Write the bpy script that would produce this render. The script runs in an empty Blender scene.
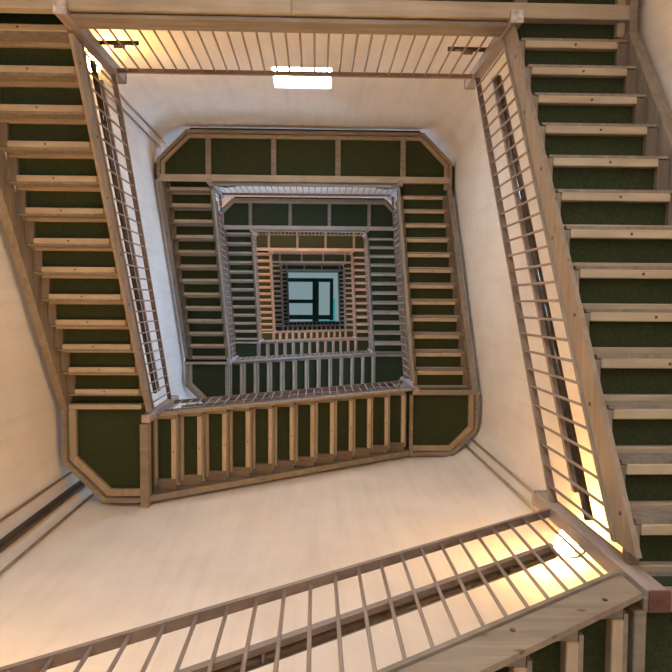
import bpy, bmesh, math, random
from mathutils import Vector, Matrix
random.seed(7)
PI = math.pi
scn = bpy.context.scene
COL = scn.collection
CAMZ = 1.70                      # eye height above the ground floor

# ------------------------------------------------------------------ dimensions (metres)
HX, HY = 1.65, 1.68              # half width / depth of the open well
OUT = 2.55                       # outer edge of flights and landings
WX, WY = 2.62, 2.65              # inner wall faces
RAD = 0.62                       # rounded wall corners
ZT = {-1: -1.70, 0: 4.811, 1: 11.247, 2: 18.371, 3: 25.586, 4: 33.30, 5: 41.0}   # back landings
ZL = {-1: 0.48, 0: 6.996, 1: 13.539, 2: 20.75, 3: 28.2, 4: 36.1, 5: 43.6}               # left front landings
ZR = {-1: 2.684, 0: 9.228, 1: 16.05, 2: 23.2, 3: 30.9, 4: 38.7, 5: 46.2}                  # right front landings
for d in (ZT, ZL, ZR):
    for k in d: d[k] += CAMZ
ZCEIL = 48.6 + CAMZ
NT = 13                          # treads per flight
GO = 0.25
RAIL_Z, MID_Z, HAND_Z, POST_Z = 1.12, 0.72, 0.74, 1.36

# ------------------------------------------------------------------ materials
def mat(name, build):
    m = bpy.data.materials.new(name); m.use_nodes = True
    nt = m.node_tree; nt.nodes.clear()
    out = nt.nodes.new('ShaderNodeOutputMaterial')
    sh = build(nt)
    nt.links.new(sh, out.inputs['Surface'])
    return m
def N(nt, typ, **kw):
    n = nt.nodes.new(typ)
    for k, v in kw.items():
        if hasattr(n, k): setattr(n, k, v)
        else: n.inputs[k].default_value = v
    return n
def ramp(nt, fac, stops):
    r = nt.nodes.new('ShaderNodeValToRGB')
    els = r.color_ramp.elements
    while len(els) < len(stops): els.new(0.5)
    for e, (p, c) in zip(els, stops): e.position = p; e.color = (*c, 1)
    nt.links.new(fac, r.inputs['Fac']); return r.outputs['Color']
def principled(nt, color, rough=0.6, metal=0.0, bump=None, spec=0.3):
    b = nt.nodes.new('ShaderNodeBsdfPrincipled')
    if isinstance(color, tuple): b.inputs['Base Color'].default_value = (*color, 1)
    else: nt.links.new(color, b.inputs['Base Color'])
    b.inputs['Roughness'].default_value = rough; b.inputs['Metallic'].default_value = metal
    b.inputs['Specular IOR Level'].default_value = spec
    if bump is not None:
        bp = N(nt, 'ShaderNodeBump', Strength=bump[1], Distance=bump[2]); nt.links.new(bump[0], bp.inputs['Height'])
        nt.links.new(bp.outputs['Normal'], b.inputs['Normal'])
    return b.outputs['BSDF']
def coords(nt, scale=(1, 1, 1), jitter=True):
    tc = nt.nodes.new('ShaderNodeTexCoord'); mp = N(nt, 'ShaderNodeMapping'); mp.inputs['Scale'].default_value = scale
    if jitter:
        oi = nt.nodes.new('ShaderNodeObjectInfo'); ml = N(nt, 'ShaderNodeMath', operation='MULTIPLY'); ml.inputs[1].default_value = 37.0
        nt.links.new(oi.outputs['Random'], ml.inputs[0])
        ad = N(nt, 'ShaderNodeVectorMath', operation='ADD')
        nt.links.new(tc.outputs['Object'], ad.inputs[0]); nt.links.new(ml.outputs[0], ad.inputs[1])
        nt.links.new(ad.outputs[0], mp.inputs['Vector'])
    else: nt.links.new(tc.outputs['Object'], mp.inputs['Vector'])
    return mp.outputs['Vector']
def noise(nt, vec, scale, detail=4, rough=0.6):
    n = N(nt, 'ShaderNodeTexNoise', Scale=scale, Detail=detail, Roughness=rough); nt.links.new(vec, n.inputs['Vector']); return n.outputs['Fac']
def wood(name, dark, light, scale, rough=0.65, knots=False):
    def b(nt):
        f = noise(nt, coords(nt, scale), 3.0, 6)
        c = ramp(nt, f, [(0.3, dark), (0.7, light)])
        f2 = noise(nt, coords(nt, (1, 1, 1)), 2.2, 3)
        mx = N(nt, 'ShaderNodeMix', data_type='RGBA', blend_type='MULTIPLY'); mx.inputs['Factor'].default_value = 0.55
        nt.links.new(c, mx.inputs[6]); nt.links.new(ramp(nt, f2, [(0.3, (0.66, 0.64, 0.62)), (0.65, (1, 1, 1))]), mx.inputs[7])
        res = mx.outputs[2]
        if knots:
            v = N(nt, 'ShaderNodeTexVoronoi', Scale=4.5); nt.links.new(coords(nt, (0.9, 2.0, 2.0)), v.inputs['Vector'])
            k = N(nt, 'ShaderNodeMix', data_type='RGBA', blend_type='MULTIPLY'); k.inputs['Factor'].default_value = 0.8
            nt.links.new(res, k.inputs[6]); nt.links.new(ramp(nt, v.outputs['Distance'], [(0.05, (0.3, 0.2, 0.14)), (0.13, (1, 1, 1))]), k.inputs[7])
            res = k.outputs[2]
        return principled(nt, res, rough, bump=(f, 0.25, 0.004))
    return mat(name, b)
M = {}
M['beam'] = wood('aged_timber', (0.185, 0.148, 0.113), (0.30, 0.245, 0.19), (0.6, 7, 7))
M['beam_dark'] = wood('dark_timber', (0.13, 0.096, 0.072), (0.21, 0.16, 0.122), (0.6, 7, 7))
M['pine'] = wood('pale_pine', (0.39, 0.30, 0.20), (0.51, 0.405, 0.285), (7, 0.7, 7))
M['pine_long'] = wood('pale_pine_beam', (0.33, 0.27, 0.20), (0.45, 0.37, 0.285), (0.7, 7, 7))
M['batten'] = wood('brown_batten', (0.315, 0.24, 0.168), (0.43, 0.34, 0.245), (7, 0.7, 7))
M['stringer'] = wood('knotty_stringer_board', (0.225, 0.170, 0.120), (0.33, 0.255, 0.185), (0.7, 8, 8), knots=True)
M['bal'] = wood('grey_brown_metal_paint', (0.26, 0.19, 0.15), (0.34, 0.26, 0.21), (4, 4, 1), 0.4)
M['rail'] = wood('worn_rail_paint', (0.22, 0.155, 0.12), (0.34, 0.25, 0.195), (0.8, 6, 6), 0.45)
M['post'] = wood('worn_post_paint', (0.25, 0.19, 0.165), (0.40, 0.32, 0.28), (5, 5, 0.8), 0.5)
M['handrail'] = mat('dark_handrail_varnish', lambda nt: principled(nt, ramp(nt, noise(nt, coords(nt, (1, 9, 9)), 3), [(0.3, (0.07, 0.048, 0.034)), (0.7, (0.13, 0.09, 0.065))]), 0.16, spec=0.8))
M['green'] = mat('dark_green_underside', lambda nt: principled(nt, ramp(nt, noise(nt, coords(nt, (1, 1, 1)), 60, 4, 0.75), [(0.3, (0.022, 0.028, 0.013)), (0.7, (0.050, 0.058, 0.028))]), 0.9, spec=0.1))
def wall_b(nt):
    v = coords(nt, (1, 1, 1), False)
    big = noise(nt, v, 0.55, 5, 0.65)
    c = ramp(nt, big, [(0.3, (0.71, 0.63, 0.54)), (0.62, (0.85, 0.765, 0.675))])
    st = noise(nt, coords(nt, (5, 5, 0.35), False), 1.6, 4, 0.7)
    mx = N(nt, 'ShaderNodeMix', data_type='RGBA', blend_type='MULTIPLY'); mx.inputs['Factor'].default_value = 0.3
    nt.links.new(c, mx.inputs[6]); nt.links.new(ramp(nt, st, [(0.28, (0.72, 0.68, 0.64)), (0.55, (1, 1, 1))]), mx.inputs[7])
    fine = noise(nt, v, 26, 4)
    return principled(nt, mx.outputs[2], 0.9, bump=(fine, 0.3, 0.004), spec=0.15)
M['wall'] = mat('cream_plaster', wall_b)
M['floor'] = mat('grey_floor', lambda nt: principled(nt, ramp(nt, noise(nt, coords(nt, (1, 1, 1), False), 3, 6), [(0.3, (0.20, 0.18, 0.16)), (0.7, (0.32, 0.29, 0.26))]), 0.7))
M['pipe'] = mat('grey_conduit', lambda nt: principled(nt, ramp(nt, noise(nt, coords(nt, (1, 1, 1)), 5), [(0.3, (0.26, 0.21, 0.17)), (0.7, (0.38, 0.32, 0.27))]), 0.5))
M['darkpipe'] = mat('dark_downpipe', lambda nt: principled(nt, ramp(nt, noise(nt, coords(nt, (1, 1, 1)), 7), [(0.3, (0.035, 0.026, 0.02)), (0.7, (0.08, 0.06, 0.045))]), 0.4))
M['bolt'] = mat('rusty_bolt', lambda nt: principled(nt, ramp(nt, noise(nt, coords(nt, (1, 1, 1)), 40), [(0.3, (0.07, 0.045, 0.03)), (0.7, (0.15, 0.10, 0.07))]), 0.5, 0.4))
M['redend'] = wood('red_brown_end_grain', (0.10, 0.04, 0.028), (0.17, 0.075, 0.05), (8, 8, 8))
M['flaky'] = wood('flaky_pale_paint', (0.30, 0.27, 0.25), (0.62, 0.58, 0.54), (9, 9, 9))
M['frame'] = mat('white_window_paint', lambda nt: principled(nt, ramp(nt, noise(nt, coords(nt, (1, 1, 1)), 6), [(0.3, (0.62, 0.62, 0.6)), (0.7, (0.75, 0.75, 0.73))]), 0.5))
def emit(name, col, strength):
    def b(nt):
        f = noise(nt, coords(nt, (1, 1, 1)), 3.0, 2)
        e = N(nt, 'ShaderNodeEmission', Strength=strength)
        nt.links.new(ramp(nt, f, [(0.2, tuple(0.93 * x for x in col)), (0.8, col)]), e.inputs['Color'])
        return e.outputs['Emission']
    return mat(name, b)
WARM = (1.0, 0.57, 0.16)
ORANGE = (1.0, 0.50, 0.14)
DAY = (0.56, 0.80, 1.0)
M['lamp'] = emit('lit_lamp_glass', WARM, 290.0)
M['lamp_amber'] = emit('lit_lamp_glass_low', (1.0, 0.57, 0.17), 760.0)
M['lamp_dim'] = emit('lit_lamp_glass_amber', ORANGE, 200.0)
M['lamp_high'] = emit('lit_lamp_glass_upper', ORANGE, 1000.0)
M['pane'] = emit('daylit_frosted_pane', DAY, 42.0)
M['pane_high'] = emit('daylit_blue_pane', (0.33, 0.60, 1.0), 85.0)
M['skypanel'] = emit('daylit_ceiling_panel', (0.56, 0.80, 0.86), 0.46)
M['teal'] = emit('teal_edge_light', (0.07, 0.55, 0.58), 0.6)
M['ceilbeam'] = mat('dark_green_ceiling_beam', lambda nt: principled(nt, ramp(nt, noise(nt, coords(nt, (1, 1, 1)), 4), [(0.3, (0.03, 0.10, 0.085)), (0.7, (0.05, 0.15, 0.13))]), 0.7))
M['lampbase'] = mat('black_lamp_base', lambda nt: principled(nt, ramp(nt, noise(nt, coords(nt, (1, 1, 1)), 9), [(0.3, (0.05, 0.045, 0.04)), (0.7, (0.1, 0.09, 0.08))]), 0.5))

# ------------------------------------------------------------------ mesh helpers
class MB:
    """collects boxes / prisms / tubes, built as ONE mesh"""
    def __init__(s): s.v = []; s.f = []; s.m = []
    def add(s, vs, fs, mi=0):
        o = len(s.v); s.v += [tuple(p) for p in vs]; s.f += [tuple(i + o for i in f) for f in fs]; s.m += [mi] * len(fs); return s
    def box(s, x0, x1, y0, y1, z0, z1, mi=0):
        vs = [(x, y, z) for z in (z0, z1) for y in (y0, y1) for x in (x0, x1)]
        return s.add(vs, [(0, 2, 3, 1), (4, 5, 7, 6), (0, 1, 5, 4), (2, 6, 7, 3), (0, 4, 6, 2), (1, 3, 7, 5)], mi)
    def cbox(s, x0, x1, y0, y1, z0, z1, c=0.006, mi=0):
        """box with chamfered edges"""
        b = bmesh.new(); bmesh.ops.create_cube(b, size=1.0)
        for v in b.verts: v.co = ((x0 + x1) / 2 + v.co.x * (x1 - x0), (y0 + y1) / 2 + v.co.y * (y1 - y0), (z0 + z1) / 2 + v.co.z * (z1 - z0))
        bmesh.ops.bevel(b, geom=list(b.edges), offset=c, segments=1, affect='EDGES', profile=0.5)
        b.verts.index_update(); s.add([v.co[:] for v in b.verts], [[v.index for v in f.verts] for f in b.faces], mi); b.free(); return s
    def prism(s, poly, z0, z1, mi=0):
        n = len(poly)
        a = sum(poly[i][0] * poly[(i + 1) % n][1] - poly[(i + 1) % n][0] * poly[i][1] for i in range(n))
        if a < 0: poly = poly[::-1]
        vs = [(x, y, z0) for x, y in poly] + [(x, y, z1) for x, y in poly]
        fs = [tuple(range(n))[::-1], tuple(range(n, 2 * n))] + [(i, (i + 1) % n, n + (i + 1) % n, n + i) for i in range(n)]
        return s.add(vs, fs, mi)
    def skew(s, u0, u1, v0, v1, za0, za1, zb0, zb1, mi=0):
        """a board running along u whose heights change linearly from za at u0 to zb at u1"""
        vs = [(u0, v0, za0), (u1, v0, zb0), (u0, v1, za0), (u1, v1, zb0), (u0, v0, za1), (u1, v0, zb1), (u0, v1, za1), (u1, v1, zb1)]
        return s.add(vs, [(0, 2, 3, 1), (4, 5, 7, 6), (0, 1, 5, 4), (2, 6, 7, 3), (0, 4, 6, 2), (1, 3, 7, 5)], mi)
    def board(s, p, q, w, z0, z1, mi=0, e=0.0):
        """board from p to q, w wide to the left of the direction p->q"""
        p = Vector(p); q = Vector(q); d = (q - p).normalized(); n = Vector((-d.y, d.x)) * w
        p = p - d * e; q = q + d * e
        return s.prism([tuple(p), tuple(q), tuple(q + n), tuple(p + n)], z0, z1, mi)
    def tube(s, pts, r, n=8, mi=0, cap=True):
        pts = [Vector(p) for p in pts]; rings = []
        for i, p in enumerate(pts):
            d = ((pts[min(i + 1, len(pts) - 1)] - pts[max(i - 1, 0)])).normalized()
            a = d.cross(Vector((0, 0, 1)) if abs(d.z) < 0.9 else Vector((1, 0, 0))).normalized(); b = d.cross(a)
            rr = r[i] if isinstance(r, (list, tuple)) else r
            rings.append([p + (a * math.cos(2 * PI * k / n) + b * math.sin(2 * PI * k / n)) * rr for k in range(n)])
        vs = [v for ring in rings for v in ring]; fs = []
        for i in range(len(pts) - 1):
            for k in range(n): fs.append((i * n + k, (i + 1) * n + k, (i + 1) * n + (k + 1) % n, i * n + (k + 1) % n))
        if cap: fs += [tuple(range(n)), tuple(range((len(pts) - 1) * n, len(pts) * n))[::-1]]
        return s.add(vs, fs, mi)
    def mesh(s, name, mats, smooth=False):
        me = bpy.data.meshes.new(name); me.from_pydata(s.v, [], s.f); me.update()
        for m in (mats if isinstance(mats, list) else [mats]): me.materials.append(m)
        for p, i in zip(me.polygons, s.m): p.material_index = i
        if smooth: me.polygons.foreach_set('use_smooth', [True] * len(me.polygons))
        b = bmesh.new(); b.from_mesh(me); bmesh.ops.recalc_face_normals(b, faces=b.faces); b.to_mesh(me); b.free()
        return me
def put(name, me, parent=None, loc=(0, 0, 0), rz=0.0):
    o = bpy.data.objects.new(name, me); COL.objects.link(o); o.location = loc; o.rotation_euler = (0, 0, rz)
    if parent: o.parent = parent
    return o
def tag(o, label, cat, group=None):
    o['label'] = label; o['category'] = cat
    if group: o['group'] = group
    return o
def struct(name, me, loc=(0, 0, 0), parent=None):
    o = put(name, me, parent, loc); o['kind'] = 'structure'; return o
def thing(name, label, cat, loc, rz=0.0, group=None):
    return tag(put(name, None, None, loc, rz), label, cat, group)

# ------------------------------------------------------------------ the tower shell
WINZ = [(z + 3.70, z + 4.50) for z in (ZT[-1] , ZT[0], ZT[1], ZT[2], ZT[3], ZT[4])]
WINX = (-0.405, 0.395)
def arc(cx, cy, a0, a1, n=10):
    return [(cx + RAD * math.cos(a0 + (a1 - a0) * i / n), cy + RAD * math.sin(a0 + (a1 - a0) * i / n)) for i in range(n + 1)]
def wall_strip(path, z0, z1):
    mb = MB(); n = len(path)
    vs = [(x, y, z0) for x, y in path] + [(x, y, z1) for x, y in path]
    mb.add(vs, [(i, i + 1, n + i + 1, n + i) for i in range(n - 1)])
    return mb
cxr, cyr = WX - RAD, WY - RAD
path_right = arc(cxr, -cyr, -PI / 4, 0) + arc(cxr, cyr, 0, PI / 4)
path_front = arc(cxr, cyr, PI / 4, PI / 2) + arc(-cxr, cyr, PI / 2, 3 * PI / 4)
path_left = arc(-cxr, cyr, 3 * PI / 4, PI) + arc(-cxr, -cyr, PI, 5 * PI / 4)
for nm, pth in (('wall_front', path_front), ('wall_left', path_left)):
    struct(nm, wall_strip(pth, 0, ZCEIL).mesh(nm, M['wall'], True))
a1 = arc(-cxr, -cyr, 5 * PI / 4, 3 * PI / 2); a2 = arc(cxr, -cyr, 3 * PI / 2, 7 * PI / 4)
nwin = 0
def windowed_wall(nm, arcs, P, half, openings):
    """flat wall between two rounded corners; P(t, d, z): t along the wall, d into the reveal; openings (t0, t1, z0, z1) from below"""
    global nwin
    mb = MB()
    for a in arcs:
        w = wall_strip(a, 0, ZCEIL); mb.add(w.v, w.f)
    def quad(*p): mb.add(p, [(0, 1, 2, 3)])
    D = 0.05; zc = 0.0
    for (t0, t1, z0, z1) in openings + [(0, 0, ZCEIL, ZCEIL)]:
        quad(P(-half, 0, zc), P(half, 0, zc), P(half, 0, z0), P(-half, 0, z0))
        if z1 > z0:
            quad(P(-half, 0, z0), P(t0, 0, z0), P(t0, 0, z1), P(-half, 0, z1))
            quad(P(t1, 0, z0), P(half, 0, z0), P(half, 0, z1), P(t1, 0, z1))
            for z in (z0, z1): quad(P(t0, 0, z), P(t1, 0, z), P(t1, D, z), P(t0, D, z))
            for t in (t0, t1): quad(P(t, 0, z0), P(t, D, z0), P(t, D, z1), P(t, 0, z1))
        zc = z1
    struct(nm, mb.mesh(nm, M['wall'], False))
    for (t0, t1, z0, z1) in openings:
        nwin += 1; fr = MB()
        def bar(m_, a, b, c, d, d0, d1):
            p, q = P(a, d0, c), P(b, d1, d)
            m_.box(*[v for i in range(3) for v in (min(p[i], q[i]), max(p[i], q[i]))])
        tm = (t0 + t1) / 2
        for a, b, c, d in ((t0, t1, z0, z0 + 0.014), (t0, t1, z1 - 0.014, z1), (t0, t0 + 0.014, z0 + 0.014, z1 - 0.014), (t1 - 0.014, t1, z0 + 0.014, z1 - 0.014), (tm - 0.006, tm + 0.006, z0 + 0.014, z1 - 0.014)):
            bar(fr, a, b, c, d, D - 0.015, D + 0.025)
        w = struct('window_%d' % nwin, fr.mesh('window_frame', M['frame']))
        pn = MB(); bar(pn, t0 + 0.008, t1 - 0.008, z0 + 0.008, z1 - 0.008, D + 0.004, D + 0.012)
        struct('pane', pn.mesh('window_pane', M['pane_high' if z0 > ZT[1] else 'pane']), parent=w)
windowed_wall('wall_back', (a1, a2), lambda t, d, z: (t, -WY - d, z), cxr, [(-0.5, 0.5, 0.9, 2.1)] + [(*WINX, z0, z1) for z0, z1 in WINZ])  # lowest opening is unseen, added for cool light from below
windowed_wall('wall_right', (arc(cxr, -cyr, -PI / 4, 0), arc(cxr, cyr, 0, PI / 4)), lambda t, d, z: (WX + d, t, z), cyr, [(-0.5, 0.5, z, z + 0.9) for z in (ZR[0] + 2.9, ZR[1] + 3.0, ZR[2] + 3.1)])  # unseen openings, added to throw blue light onto the left wall
outline = path_right + path_front[1:] + path_left[1:] + a1[1:] + a2[1:]
struct('floor', MB().prism(outline, -0.2, 0.0).mesh('floor', M['floor']))
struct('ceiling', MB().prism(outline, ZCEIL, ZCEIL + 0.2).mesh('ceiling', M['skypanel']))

# ceiling beams and the daylight edge strips at the very top of the well
zb0, zb1 = ZCEIL - 0.32, ZCEIL - 0.02
def cbeam(name, label, x0, x1, y0, y1, m=M['ceilbeam'], g='dark beams across the ceiling', z=None, cat='beam'):
    o = put(name, MB().cbox(x0, x1, y0, y1, *(z or (zb0, zb1)), 0.02).mesh(name, m)); tag(o, label, cat, g); return o

# ------------------------------------------------------------------ stair flights
NUM = {-1: 'lowest', 0: 'second', 1: 'third', 2: 'fourth', 3: 'fifth', 4: 'topmost'}
def flight(side, k, zlo, zhi):
    """origin: well-side corner of the lower landing; +X climbs, +Y runs out to the wall"""
    near = k <= 0
    dz = zhi - zlo
    n, s1, sp = {'left': (13, 0.032, 0.252) if k < 1 else (13, 0.085, 0.262), 'front': (12, 0.237, 0.26) if k < 1 else (12, 0.237, 0.275), 'right': (13, 0.21, 0.245) if k < 0 else (12, 0.237, 0.26)}[side]
    L = 2 * (HX if side == 'front' else HY)
    go = sp; u1 = s1 + 0.03 - go; r = dz / (n + 1)
    loc, rz = {'left': ((-HX, -HY, zlo), PI / 2), 'front': ((-HX, HY, zlo), 0.0), 'right': ((HX, HY, zlo), -PI / 2)}[side]
    pos = {-1: 'nearest of all', 0: 'second nearest', 1: 'third up the well', 2: 'fourth up the well', 3: 'fifth up the well', 4: 'fifth up the well' if side == 'right' else 'sixth from the viewer', 5: 'highest up the well'}[k]
    if side == 'left':
        pos = {-1: 'rising from the floor', 0: 'nearest of the left ones', 1: 'second of the left ones up', 2: 'third of the left ones up', 3: 'fourth of the left ones up', 4: 'fifth of the left ones up', 5: 'highest of the left ones'}[k]
    word = {'left': 'left-hand', 'front': 'bottom-side', 'right': 'right-hand'}[side]
    t = thing('stair_flight', 'timber %s stair flight with green step undersides, %s' % (word, pos), 'stairs', loc, rz, '%s stair flights' % word)
    sl = dz / L
    # boards that carry the steps
    P0, P1 = 0.13, L - 0.07
    def zz(u, o): return u * sl + o
    st = MB().skew(P0, P1, -0.032, -0.006, zz(P0, -0.015), zz(P0, 0.175), zz(P1, -0.015), zz(P1, 0.175))
    inner = put('inner_stringer', st.mesh('inner_stringer', M['stringer']), t)
    cap = MB().skew(P0, P1, -0.045, 0.03, zz(P0, 0.177), zz(P0, 0.205), zz(P1, 0.177), zz(P1, 0.205))
    put('stringer_cap', cap.mesh('stringer_cap', M['beam']), inner)
    so = MB().skew(-0.02, L - 0.10, *((0.86, 0.93) if side == 'front' else (0.82, 0.90)), zz(-0.02, -0.02), zz(-0.02, 0.26), zz(L - 0.10, -0.02), zz(L - 0.10, 0.26))
    outer = put('outer_stringer', so.mesh('outer_stringer', M['beam']), t)
    cl_i = MB().cbox(0, go - 0.008, -0.005, 0.050, -0.105, -0.045, 0.004)
    cl_o = MB().cbox(0, go - 0.008, 0.735, 0.858 if side == 'front' else 0.818, -0.095, -0.045, 0.004)
    if k <= 0:
        mi = cl_i.mesh('inner_cleat', M['beam']); mo = cl_o.mesh('outer_cleat', M['beam_dark'])
    tread = MB().cbox(-0.035, go + 0.0, 0.052, 0.80, -0.045, 0.0, 0.004).mesh('tread', M['green'])
    fb = MB().cbox(-0.03, 0.045, 0.014, 0.80, -0.10, -0.046, 0.005).mesh('front_batten', M['batten'])
    rb = MB().cbox(go - 0.055, go - 0.004, 0.052, 0.735, -0.108, -0.046, 0.005)
    rb.tube([(go - 0.03, 0.42, -0.108), (go - 0.03, 0.42, -0.112)], 0.009, 8, 1)
    rb = rb.mesh('rear_batten', [M['pine'], M['bolt']])
    ri = MB().box(go - 0.002, go + 0.016, 0.03, 0.80, -0.10, r - 0.046).mesh('riser', M['beam'])
    for i in range(1, n + 1):
        u0 = u1 + go * (i - 1); zt = 0.15 + i * r
        tr = put('tread', tread, t, (u0, 0, zt))
        put('front_batten', fb, tr); put('rear_batten', rb, tr); put('riser', ri, tr)
        if k <= 0:
            put('cleat', mi, inner, (u0, 0, zt)); put('cleat', mo, outer, (u0, 0, zt))
    put('riser', MB().box(u1 - 0.002, u1 + 0.016, 0.03, 0.80, 0.152, 0.15 + r - 0.046).mesh('first_riser', M['beam_dark']), t)
    if k > 0:        # too small to tell apart from here: one strip of cleats on each board
        for nm, par, y0, y1, mm in (('cleats', inner, -0.005, 0.050, M['beam']), ('cleats', outer, 0.735, 0.858 if side == 'front' else 0.818, M['beam_dark'])):
            mb = MB()
            for i in range(1, n + 1):
                u0 = u1 + go * (i - 1); zt = 0.15 + i * r
                mb.box(u0, u0 + go - 0.008, y0, y1, zt - 0.12, zt - 0.045)
            put(nm, mb.mesh('step_cleats', mm), par)
    else:
        bm_ = MB().tube([(0, -0.037, 0), (0, -0.03, 0)], 0.011, 8).mesh('bolt', M['bolt'])
        for j in range(7):
            u = 0.28 + j * 0.46
            put('bolt', bm_, inner, (u, 0, zz(u, 0.12 if j % 2 else 0.05)))
    # the railing on the well side
    g = thing('stair_railing', 'metal baluster railing with dark handrail on the %s flight, %s' % (word, pos), 'railing', loc, rz, 'railings along the %s flights' % word)
    put('top_rail', MB().skew(0.04, L - 0.04, -0.024, 0.022, zz(0.04, RAIL_Z - 0.014), zz(0.04, RAIL_Z + 0.014), zz(L - 0.04, RAIL_Z - 0.014), zz(L - 0.04, RAIL_Z + 0.014)).mesh('top_rail', M['rail']), g)
    put('middle_rail', MB().skew(0.20, L - 0.22, -0.004, 0.022, zz(0.20, MID_Z - 0.02), zz(0.20, MID_Z + 0.02), zz(L - 0.22, MID_Z - 0.02), zz(L - 0.22, MID_Z + 0.02)).mesh('middle_rail', M['rail']), g)
    h = put('handrail', MB().tube([(0.06, 0.062, zz(0.06, HAND_Z)), (L - 0.20, 0.062, zz(L - 0.20, HAND_Z))], 0.026, 10).mesh('handrail', M['handrail'], True), g)
    for u in (0.5, L / 2, L - 0.5):
        put('bracket', MB().tube([(u, 0.01, zz(u, HAND_Z - 0.02)), (u, 0.05, zz(u, HAND_Z - 0.05)), (u, 0.062, zz(u, HAND_Z - 0.02))], 0.008, 6).mesh('bracket', M['bolt']), h)
    nb = 28
    b0, b1 = 0.205, RAIL_Z - 0.02
    bal = MB().tube([(0, 0, b0 - 0.01), (0, 0, b1)], 0.0085, 8).mesh('baluster', M['bal'], True)
    for i in range(nb):
        u = 0.14 + i * (L - 0.28) / (nb - 1)
        put('baluster', bal, g, (u, -0.012, u * sl))

def post(x, y, z, label, group, end=None):
    p = thing('newel_post', label, 'post', (x, y, z), 0, group)
    put('shaft', MB().cbox(-0.046, 0.046, -0.046, 0.046, -0.065, POST_Z, 0.008).mesh('post_shaft', M['post']), p)
    if end: put('post_foot', MB().cbox(-0.047, 0.047, -0.047, 0.047, -0.08, -0.0655, 0.003).mesh('post_foot', M[end]), p)
    put('post_cap', MB().cbox(-0.052, 0.052, -0.052, 0.052, POST_Z + 0.001, POST_Z + 0.03, 0.01).mesh('post_cap', M['post']), p)

# ------------------------------------------------------------------ landings
CH = 0.50
def rim(mb, pts, w, z0, z1):
    for p, q in zip(pts, pts[1:]): mb.board(p, q, w, z0, z1)
def landing_front(side, k, z, where):
    sx = -1 if side == 'left' else 1
    # well-side edges: the flight arriving and the flight leaving
    if side == 'left': xi, yi = -HX - 0.05, HY - (0.16 if k < 1 else 0.03)
    else: xi, yi = HX - (0.10 if k < 1 else 0.005), HY + 0.05
    X, Y, CH = (-2.55, 2.60, 0.44) if side == 'left' else (2.56, 2.62, 0.36)
    G = 0.02
    t = thing('corner_landing', 'green-bottomed corner landing with chamfered corner at the %s, %s' % ('bottom left' if side == 'left' else 'bottom right', where), 'landing', (sx * 2.1, 2.1, z), 0, 'corner landings at the %s' % ('bottom left' if side == 'left' else 'bottom right'))
    def L(p): return (p[0] - sx * 2.1, p[1] - 2.1)
    if side == 'left': ye, xe = -HY + (0.032 + 0.252 * 12 if k < 1 else 0.085 + 0.262 * 12) + 0.048, -HX + 0.03
    else: ye, xe = HY - 0.012, -HX + 0.237 + (0.26 if k < 1 else 0.275) * 11 + 0.048
    poly = [L(p) for p in (() if side == 'left' else ((xe, ye),)) + ((X + sx * G, ye), (X + sx * G, Y - CH - G), (X - sx * (CH + G), Y + G), (xe, Y + G)) + (((xe, HY + 0.06), (xi, HY + 0.06), (xi, ye)) if side == 'left' else ())]
    put('deck', MB().prism(poly, 0.06, 0.15).mesh('landing_deck', M['green']), t)
    def boards(name, off, w, z0, z1, m):
        def path(o): return [(X - sx * o, yi), (X - sx * o, Y - CH - o * 0.41), (X - sx * (CH + o * 0.41), Y - o), (xi, Y - o)]
        a, b = [L(p) for p in path(off)], [L(p) for p in path(off + w)]
        for i in range(3): put(name, MB().prism([a[i], a[i + 1], b[i + 1], b[i]], z0, z1).mesh(name, m), t)
    boards('rim_board', 0.0, 0.05, -0.055, 0.058, M['beam'])
    boards('ledger', 0.056, 0.075, 0.005, 0.058, M['batten'])
    # beams on the flight sides
    if side == 'left':
        put('edge_beam', MB().cbox(X - 0.02 + 2.1, -HX - 0.048 + 2.1, yi - 2.1, yi + 0.055 - 2.1, -0.062, 0.055).mesh('edge_beam', M['pine_long']), t)
        put('edge_beam', MB().cbox(-HX - 0.062 + 2.1, -HX + 0.03 + 2.1, HY + 0.055 - 2.1, Y + 0.06 - 2.1, -0.075, 0.055).mesh('edge_beam', M['beam']), t)
    else:
        put('edge_beam', MB().cbox(xi - 2.1, xi + 0.055 - 2.1, yi - 2.1, Y + 0.03 - 2.1, -0.06, 0.055).mesh('edge_beam', M['beam']), t)
        put('edge_beam', MB().cbox(HX - 0.06 - 2.1, X + 0.02 - 2.1, yi - 0.06 - 2.1, yi + 0.005 - 2.1, -0.06, 0.055).mesh('edge_beam', M['beam']), t)
    return t
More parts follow.
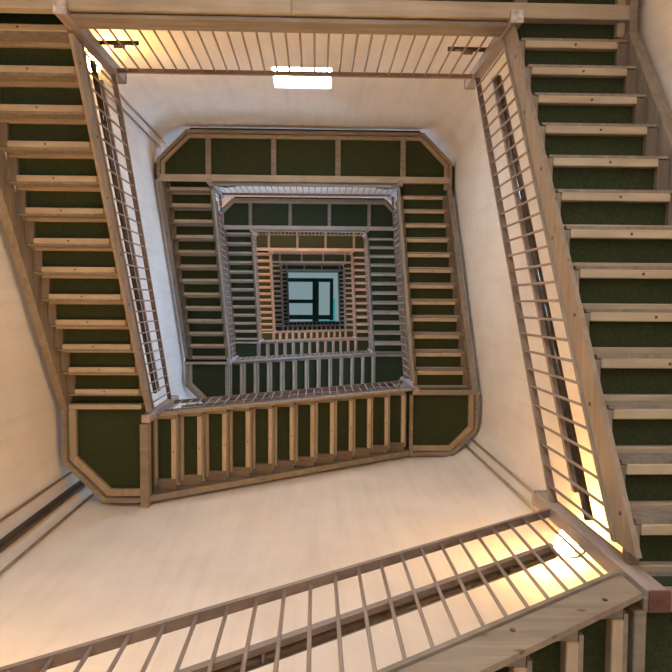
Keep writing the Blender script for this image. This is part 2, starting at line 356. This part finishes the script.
def landing_back(k, z, where):
    t = thing('back_landing', 'long green-bottomed landing along the window wall, %s' % where, 'landing', (0, -2.1, z), 0, 'long landings along the window wall')
    O = OUT; CH = 0.50 if k < 2 else 0.36
    ye = HY - (0.21 + 0.03 + 0.245 * 12 + 0.018 if k == 0 else 0.237 + 0.03 + 0.26 * 11 + 0.018)
    G = 0.06; Q = O + G
    poly = [(HX, -HY), (HX, ye), (Q, ye), (Q, -O + CH + G), (O - CH - G, -Q), (-O + CH + G, -Q), (-Q, -O + CH + G), (-Q, -HY - 0.05), (-HX, -HY - 0.05), (-HX, -HY)]
    put('deck', MB().prism([(x, y + 2.1) for x, y in poly], 0.06, 0.15).mesh('landing_deck', M['green']), t)
    def boards(name, off, w, z0, z1, m):
        def path(o):
            c = o * 0.41
            return [(x, y + 2.1) for x, y in ((-O + o, -HY - 0.05), (-O + o, -O + CH + c), (-O + CH + c, -O + o), (O - CH - c, -O + o), (O - o, -O + CH + c), (O - o, -HY + 0.1))]
        a, b = path(off), path(off + w)
        for i in range(5): put(name, MB().prism([a[i], a[i + 1], b[i + 1], b[i]], z0, z1).mesh(name, m), t)
    boards('rim_board', 0.0, 0.055, -0.055, 0.058, M['beam'])
    boards('ledger', 0.061, 0.06, 0.01, 0.058, M['batten'])
    y = 2.1 - HY
    put('edge_beam', MB().cbox(-O + 0.005, -0.001, y - 0.115, y - 0.004, -0.04, 0.058).mesh('edge_beam', M['pine_long']), t)
    put('edge_beam', MB().cbox(0.001, O - 0.005, y - 0.115, y - 0.004, -0.04, 0.058).mesh('edge_beam', M['pine_long']), t)
    put('fascia', MB().cbox(-HX + 0.045, HX - 0.045, y + 0.008, y + 0.04, 0.0, 0.20).mesh('fascia', M['beam']), t)
    for x in (-1.68, -0.55, 0.565, 1.70):
        put('cross_batten', MB().cbox(x - 0.047, x + 0.047, 2.1 - O + 0.12, y - 0.117, 0.0, 0.058).mesh('cross_batten', M['beam']), t)
    # railing of the landing
    g = thing('landing_railing', 'metal baluster railing along the window-wall landing, %s' % where, 'railing', (0, -HY, z), 0, 'railings along the window-wall landings')
    put('top_rail', MB().cbox(-HX + 0.04, HX - 0.04, 0.0, 0.04, RAIL_Z - 0.014, RAIL_Z + 0.014, 0.004).mesh('top_rail', M['rail']), g)
    bal = MB().tube([(0, 0, 0.19), (0, 0, RAIL_Z - 0.02)], 0.0085, 8).mesh('baluster', M['bal'], True)
    for i in range(28):
        put('baluster', bal, g, (-HX + 0.14 + i * (2 * HX - 0.28) / 27, 0.018, 0))
    for sx in (-1, 1):
        h = put('handrail', MB().tube([(sx * (HX - 0.02), -0.045, 0.66), (sx * (HX - 0.36), -0.045, 0.66)], 0.019, 10).mesh('handrail_end', M['handrail'], True), g)
        put('bracket', MB().cbox(sx * (HX - 0.185) - 0.05, sx * (HX - 0.185) + 0.05, -0.05, -0.02, 0.70, 0.72, 0.005).tube([(sx * (HX - 0.185), -0.045, 0.67), (sx * (HX - 0.185), -0.035, 0.705)], 0.010, 6).mesh('bracket', M['rail']), h)

UP = {-1: 'nearest below the others', 0: 'nearest the viewer', 1: 'second up', 2: 'third up', 3: 'fourth up', 4: 'fifth up', 5: 'at the very top'}
for k in range(-1, 6):
    flight('left', k, ZT[k], ZL[k])
    flight('front', k, ZL[k], ZR[k])
    if k < 5: flight('right', k, ZR[k], ZT[k + 1])
    landing_front('left', k, ZL[k], {-1: 'lowest, beside the ground-floor flight'}.get(k, {0: 'nearest in view', 1: 'second in view', 2: 'third in view', 3: 'fourth in view', 4: 'fifth in view', 5: 'highest'}.get(k)))
    landing_front('right', k, ZR[k], {-1: 'nearest, cut by the photo edge', 0: 'second from the viewer', 1: 'third from the viewer', 2: 'fourth from the viewer', 3: 'fifth from the viewer', 4: 'sixth from the viewer', 5: 'highest'}[k])
    if k < 5: landing_back(k + 1, ZT[k + 1], {0: 'nearest, cut by the top of the photo', 1: 'second from the viewer', 2: 'third from the viewer', 3: 'fourth from the viewer', 4: 'fifth from the viewer', 5: 'highest, just under the ceiling'}[k + 1])
    lev = {-1: 'nearest level', 0: 'second level', 1: 'third level', 2: 'fourth level', 3: 'fifth level', 4: 'sixth level', 5: 'top level'}[k]
    post(-HX, HY, ZL[k], 'square timber post at the bottom-left corner of the well, %s' % lev, 'posts at the bottom left of the well')
    post(HX, HY, ZR[k], 'square timber post at the bottom-right corner of the well, %s' % lev, 'posts at the bottom right of the well', 'redend' if k == -1 else None)
    if k == 5: continue
    post(HX, -HY, ZT[k + 1], 'square timber post at the top-right corner of the well, %s' % lev, 'posts at the top right of the well', 'flaky' if k == -1 else None)
    post(-HX, -HY, ZT[k + 1], 'square timber post at the top-left corner of the well, %s' % lev, 'posts at the top left of the well', 'flaky' if k == -1 else None)

# ------------------------------------------------------------------ wall lamps
def lamp(x, y, z, m, label):
    # (x, y) is the middle of the glass; the base sits on the rounded corner behind it
    dx, dy = x - math.copysign(cxr, x), y - math.copysign(cyr, y)
    a = math.atan2(-dy, -dx); q = (RAD - 0.012) / math.hypot(dx, dy)
    x, y = math.copysign(cxr, x) + dx * q, math.copysign(cyr, y) + dy * q
    t = thing('wall_lamp', label, 'lamp', (x, y, z), a, 'wall lamps in the tower corners')
    b = bmesh.new(); bmesh.ops.create_uvsphere(b, u_segments=20, v_segments=12, radius=1.0)
    for v in b.verts: v.co = (0.095 + v.co.x * 0.085, v.co.y * 0.095, v.co.z * 0.12)
    me = bpy.data.meshes.new('lamp_glass'); b.to_mesh(me); b.free(); me.materials.append(m)
    me.polygons.foreach_set('use_smooth', [True] * len(me.polygons))
    put('lamp_glass', me, t)
    base = [(0.098 * math.cos(2 * PI * i / 24), 0.14 * math.sin(2 * PI * i / 24)) for i in range(24)]
    mb = MB().prism(base, 0.0, 0.022); mb.v = [(p[2] - 0.012, p[0], p[1]) for p in mb.v]
    put('base', mb.mesh('lamp_base', M['lampbase']), t)
    put('junction_box', MB().cbox(-0.03, 0.025, -0.035, 0.035, 0.155, 0.23, 0.006).mesh('junction_box', M['lampbase']), t)
def corner(sx, sy, inset):
    d = RAD / math.sqrt(2)
    return sx * (cxr + d - inset), sy * (cyr + d - inset)
lamp(-2.41, -2.335, 7.67 + CAMZ, M['lamp'], 'glowing wall lamp in the top-left corner, nearest the viewer')
lamp(2.36, 2.436, ZR[-1] + 2.60, M['lamp'], 'glowing wall lamp in the bottom-right corner behind the railing')
x, y = corner(-1, 1, 0.03); lamp(x, y, ZL[-1] + 2.30, M['lamp_amber'], 'glowing wall lamp low in the bottom-left corner, beyond the photo edge')
x, y = corner(-1, -1, 0.03); lamp(x, y, ZT[1] + 2.69, M['lamp_dim'], 'added amber wall lamp hidden above the second window-wall landing')  # unseen lamp, added for the orange tint on the treads above
for sx, sy, zz_, w in ((-1, -1, ZT[2], 'top-left'), (1, 1, ZR[2], 'bottom-right'), (-1, 1, ZL[2], 'bottom-left')):  # unseen lamps, added to match the orange light on the upper turns
    x, y = corner(sx, sy, 0.03); lamp(x, y, zz_ + 2.69, M['lamp_high'], 'added unseen amber wall lamp in the %s corner high up the tower' % w)

# ------------------------------------------------------------------ conduits and the downpipe
def pipe(name, pts, r, m, label, cat, group=None):
    o = put(name, MB().tube(pts, r, 10).mesh(name, m, True)); tag(o, label, cat, group); return o
def corner_pt(sx, sy, ang, gap):
    """point on the rounded corner, ang degrees off the diagonal, gap in front of the wall"""
    a = math.radians(45 + ang); rr = RAD - gap
    return sx * (cxr + rr * math.cos(a)), sy * (cyr + rr * math.sin(a))
for (sx, sy, z0, z1, w) in ((-1, -1, ZT[0] + 2.95, ZT[1] - 0.04, 'top-left corner'), (1, 1, ZR[-1] + 2.95, ZR[0] - 0.04, 'bottom-right corner')):
    for ang, nm in (((-19, 'side'), (-8, 'inner')) if sx < 0 else ((-8, 'side'), (4, 'inner'))):
        px, py = corner_pt(sx, sy, ang, 0.03)
        which = ('nearer the side wall' if nm == 'side' else 'farther from the side wall')
        pipe('conduit', [(px, py, z0 - 0.2), (px, py, z1 + 0.3)], 0.016, M['pipe'], 'thin conduit rising above the lamp in the %s, %s' % (w, which), 'conduit', 'conduits in the corners')
px, py = corner_pt(-1, 1, 0, 0.05)
o = pipe('downpipe', [(px, py, 0.0), (px, py, ZL[0] + 0.3)], 0.045, M['darkpipe'], 'dark downpipe running up the bottom-left corner to the landing', 'pipe')
for ang, w in ((-17, 'left of'), (17, 'right of')):
    px, py = corner_pt(-1, 1, ang, 0.03)
    pipe('conduit', [(px, py, 0.0), (px, py, ZL[0] + 0.2)], 0.014, M['pipe'], 'thin conduit in the bottom-left corner, %s the dark downpipe' % w, 'conduit', 'conduits in the corners')

# ------------------------------------------------------------------ ceiling beams
cbeam('ceiling_beam', 'dark green ceiling beam running across near the window wall', -2.6, 1.51, -1.53, -1.25)
cbeam('ceiling_beam', 'wide dark green ceiling beam running down the middle of the panels', -0.06, 0.42, -1.249, 2.63)
cbeam('ceiling_beam', 'short dark green ceiling beam between the two left panels', -2.6, -0.061, 0.08, 0.36)
cbeam('ceiling_beam', 'dark green ceiling beam crossing near the bottom left of the panels', -2.6, -0.061, 1.24, 1.58)
cbeam('ceiling_beam', 'short dark green ceiling beam at the bottom right of the panels', 0.421, 1.25, 1.24, 1.58)
cbeam('ceiling_beam', 'dark green ceiling beam along the right of the panels', 1.251, 1.51, -1.249, 1.63)
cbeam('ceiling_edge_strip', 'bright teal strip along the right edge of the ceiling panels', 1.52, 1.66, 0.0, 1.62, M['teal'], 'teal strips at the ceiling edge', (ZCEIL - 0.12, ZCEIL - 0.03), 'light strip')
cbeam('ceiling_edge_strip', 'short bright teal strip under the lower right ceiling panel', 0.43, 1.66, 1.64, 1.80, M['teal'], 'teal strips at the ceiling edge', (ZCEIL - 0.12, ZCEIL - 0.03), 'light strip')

# ------------------------------------------------------------------ camera
a, b, c = 0.0495, -0.0319, 0.004
Rx = Matrix(((1, 0, 0), (0, math.cos(a), -math.sin(a)), (0, math.sin(a), math.cos(a))))
Ry = Matrix(((math.cos(b), 0, math.sin(b)), (0, 1, 0), (-math.sin(b), 0, math.cos(b))))
Rz = Matrix(((math.cos(c), -math.sin(c), 0), (math.sin(c), math.cos(c), 0), (0, 0, 1)))
R = Rz @ Ry @ Rx
cam = bpy.data.cameras.new('camera'); co = bpy.data.objects.new('camera', cam); COL.objects.link(co)
cols = (R[0], -R[1], -R[2])
mw = Matrix([[cols[j][i] for j in range(3)] for i in range(3)]).to_4x4()
mw.translation = (0.1863, 0.4284, CAMZ)
co.matrix_world = mw
cam.sensor_width = 36; cam.sensor_fit = 'HORIZONTAL'; cam.lens = 36 * 640 / 672
cam.clip_start = 0.05; cam.clip_end = 200
scn.camera = co

# ------------------------------------------------------------------ light
w = bpy.data.worlds.new('world'); scn.world = w; w.use_nodes = True
w.node_tree.nodes['Background'].inputs['Color'].default_value = (0.5, 0.65, 0.8, 1)
w.node_tree.nodes['Background'].inputs['Strength'].default_value = 0.3
def light(name, loc, energy, col, size=0.3):
    l = bpy.data.lights.new(name, 'POINT'); l.energy = energy; l.color = col; l.shadow_soft_size = size
    o = bpy.data.objects.new(name, l); COL.objects.link(o); o.location = loc; return o
light('low_fill_light', (0.3, -0.6, 0.9), 150, (1.0, 0.71, 0.46), 0.35)  # unseen point light, added to brighten the near stair undersides
scn.view_settings.view_transform = 'Standard'
scn.view_settings.look = 'None'
scn.view_settings.exposure = -0.32
scn.cycles.use_denoising = True
scn.cycles.max_bounces = 10
scn.cycles.diffuse_bounces = 6
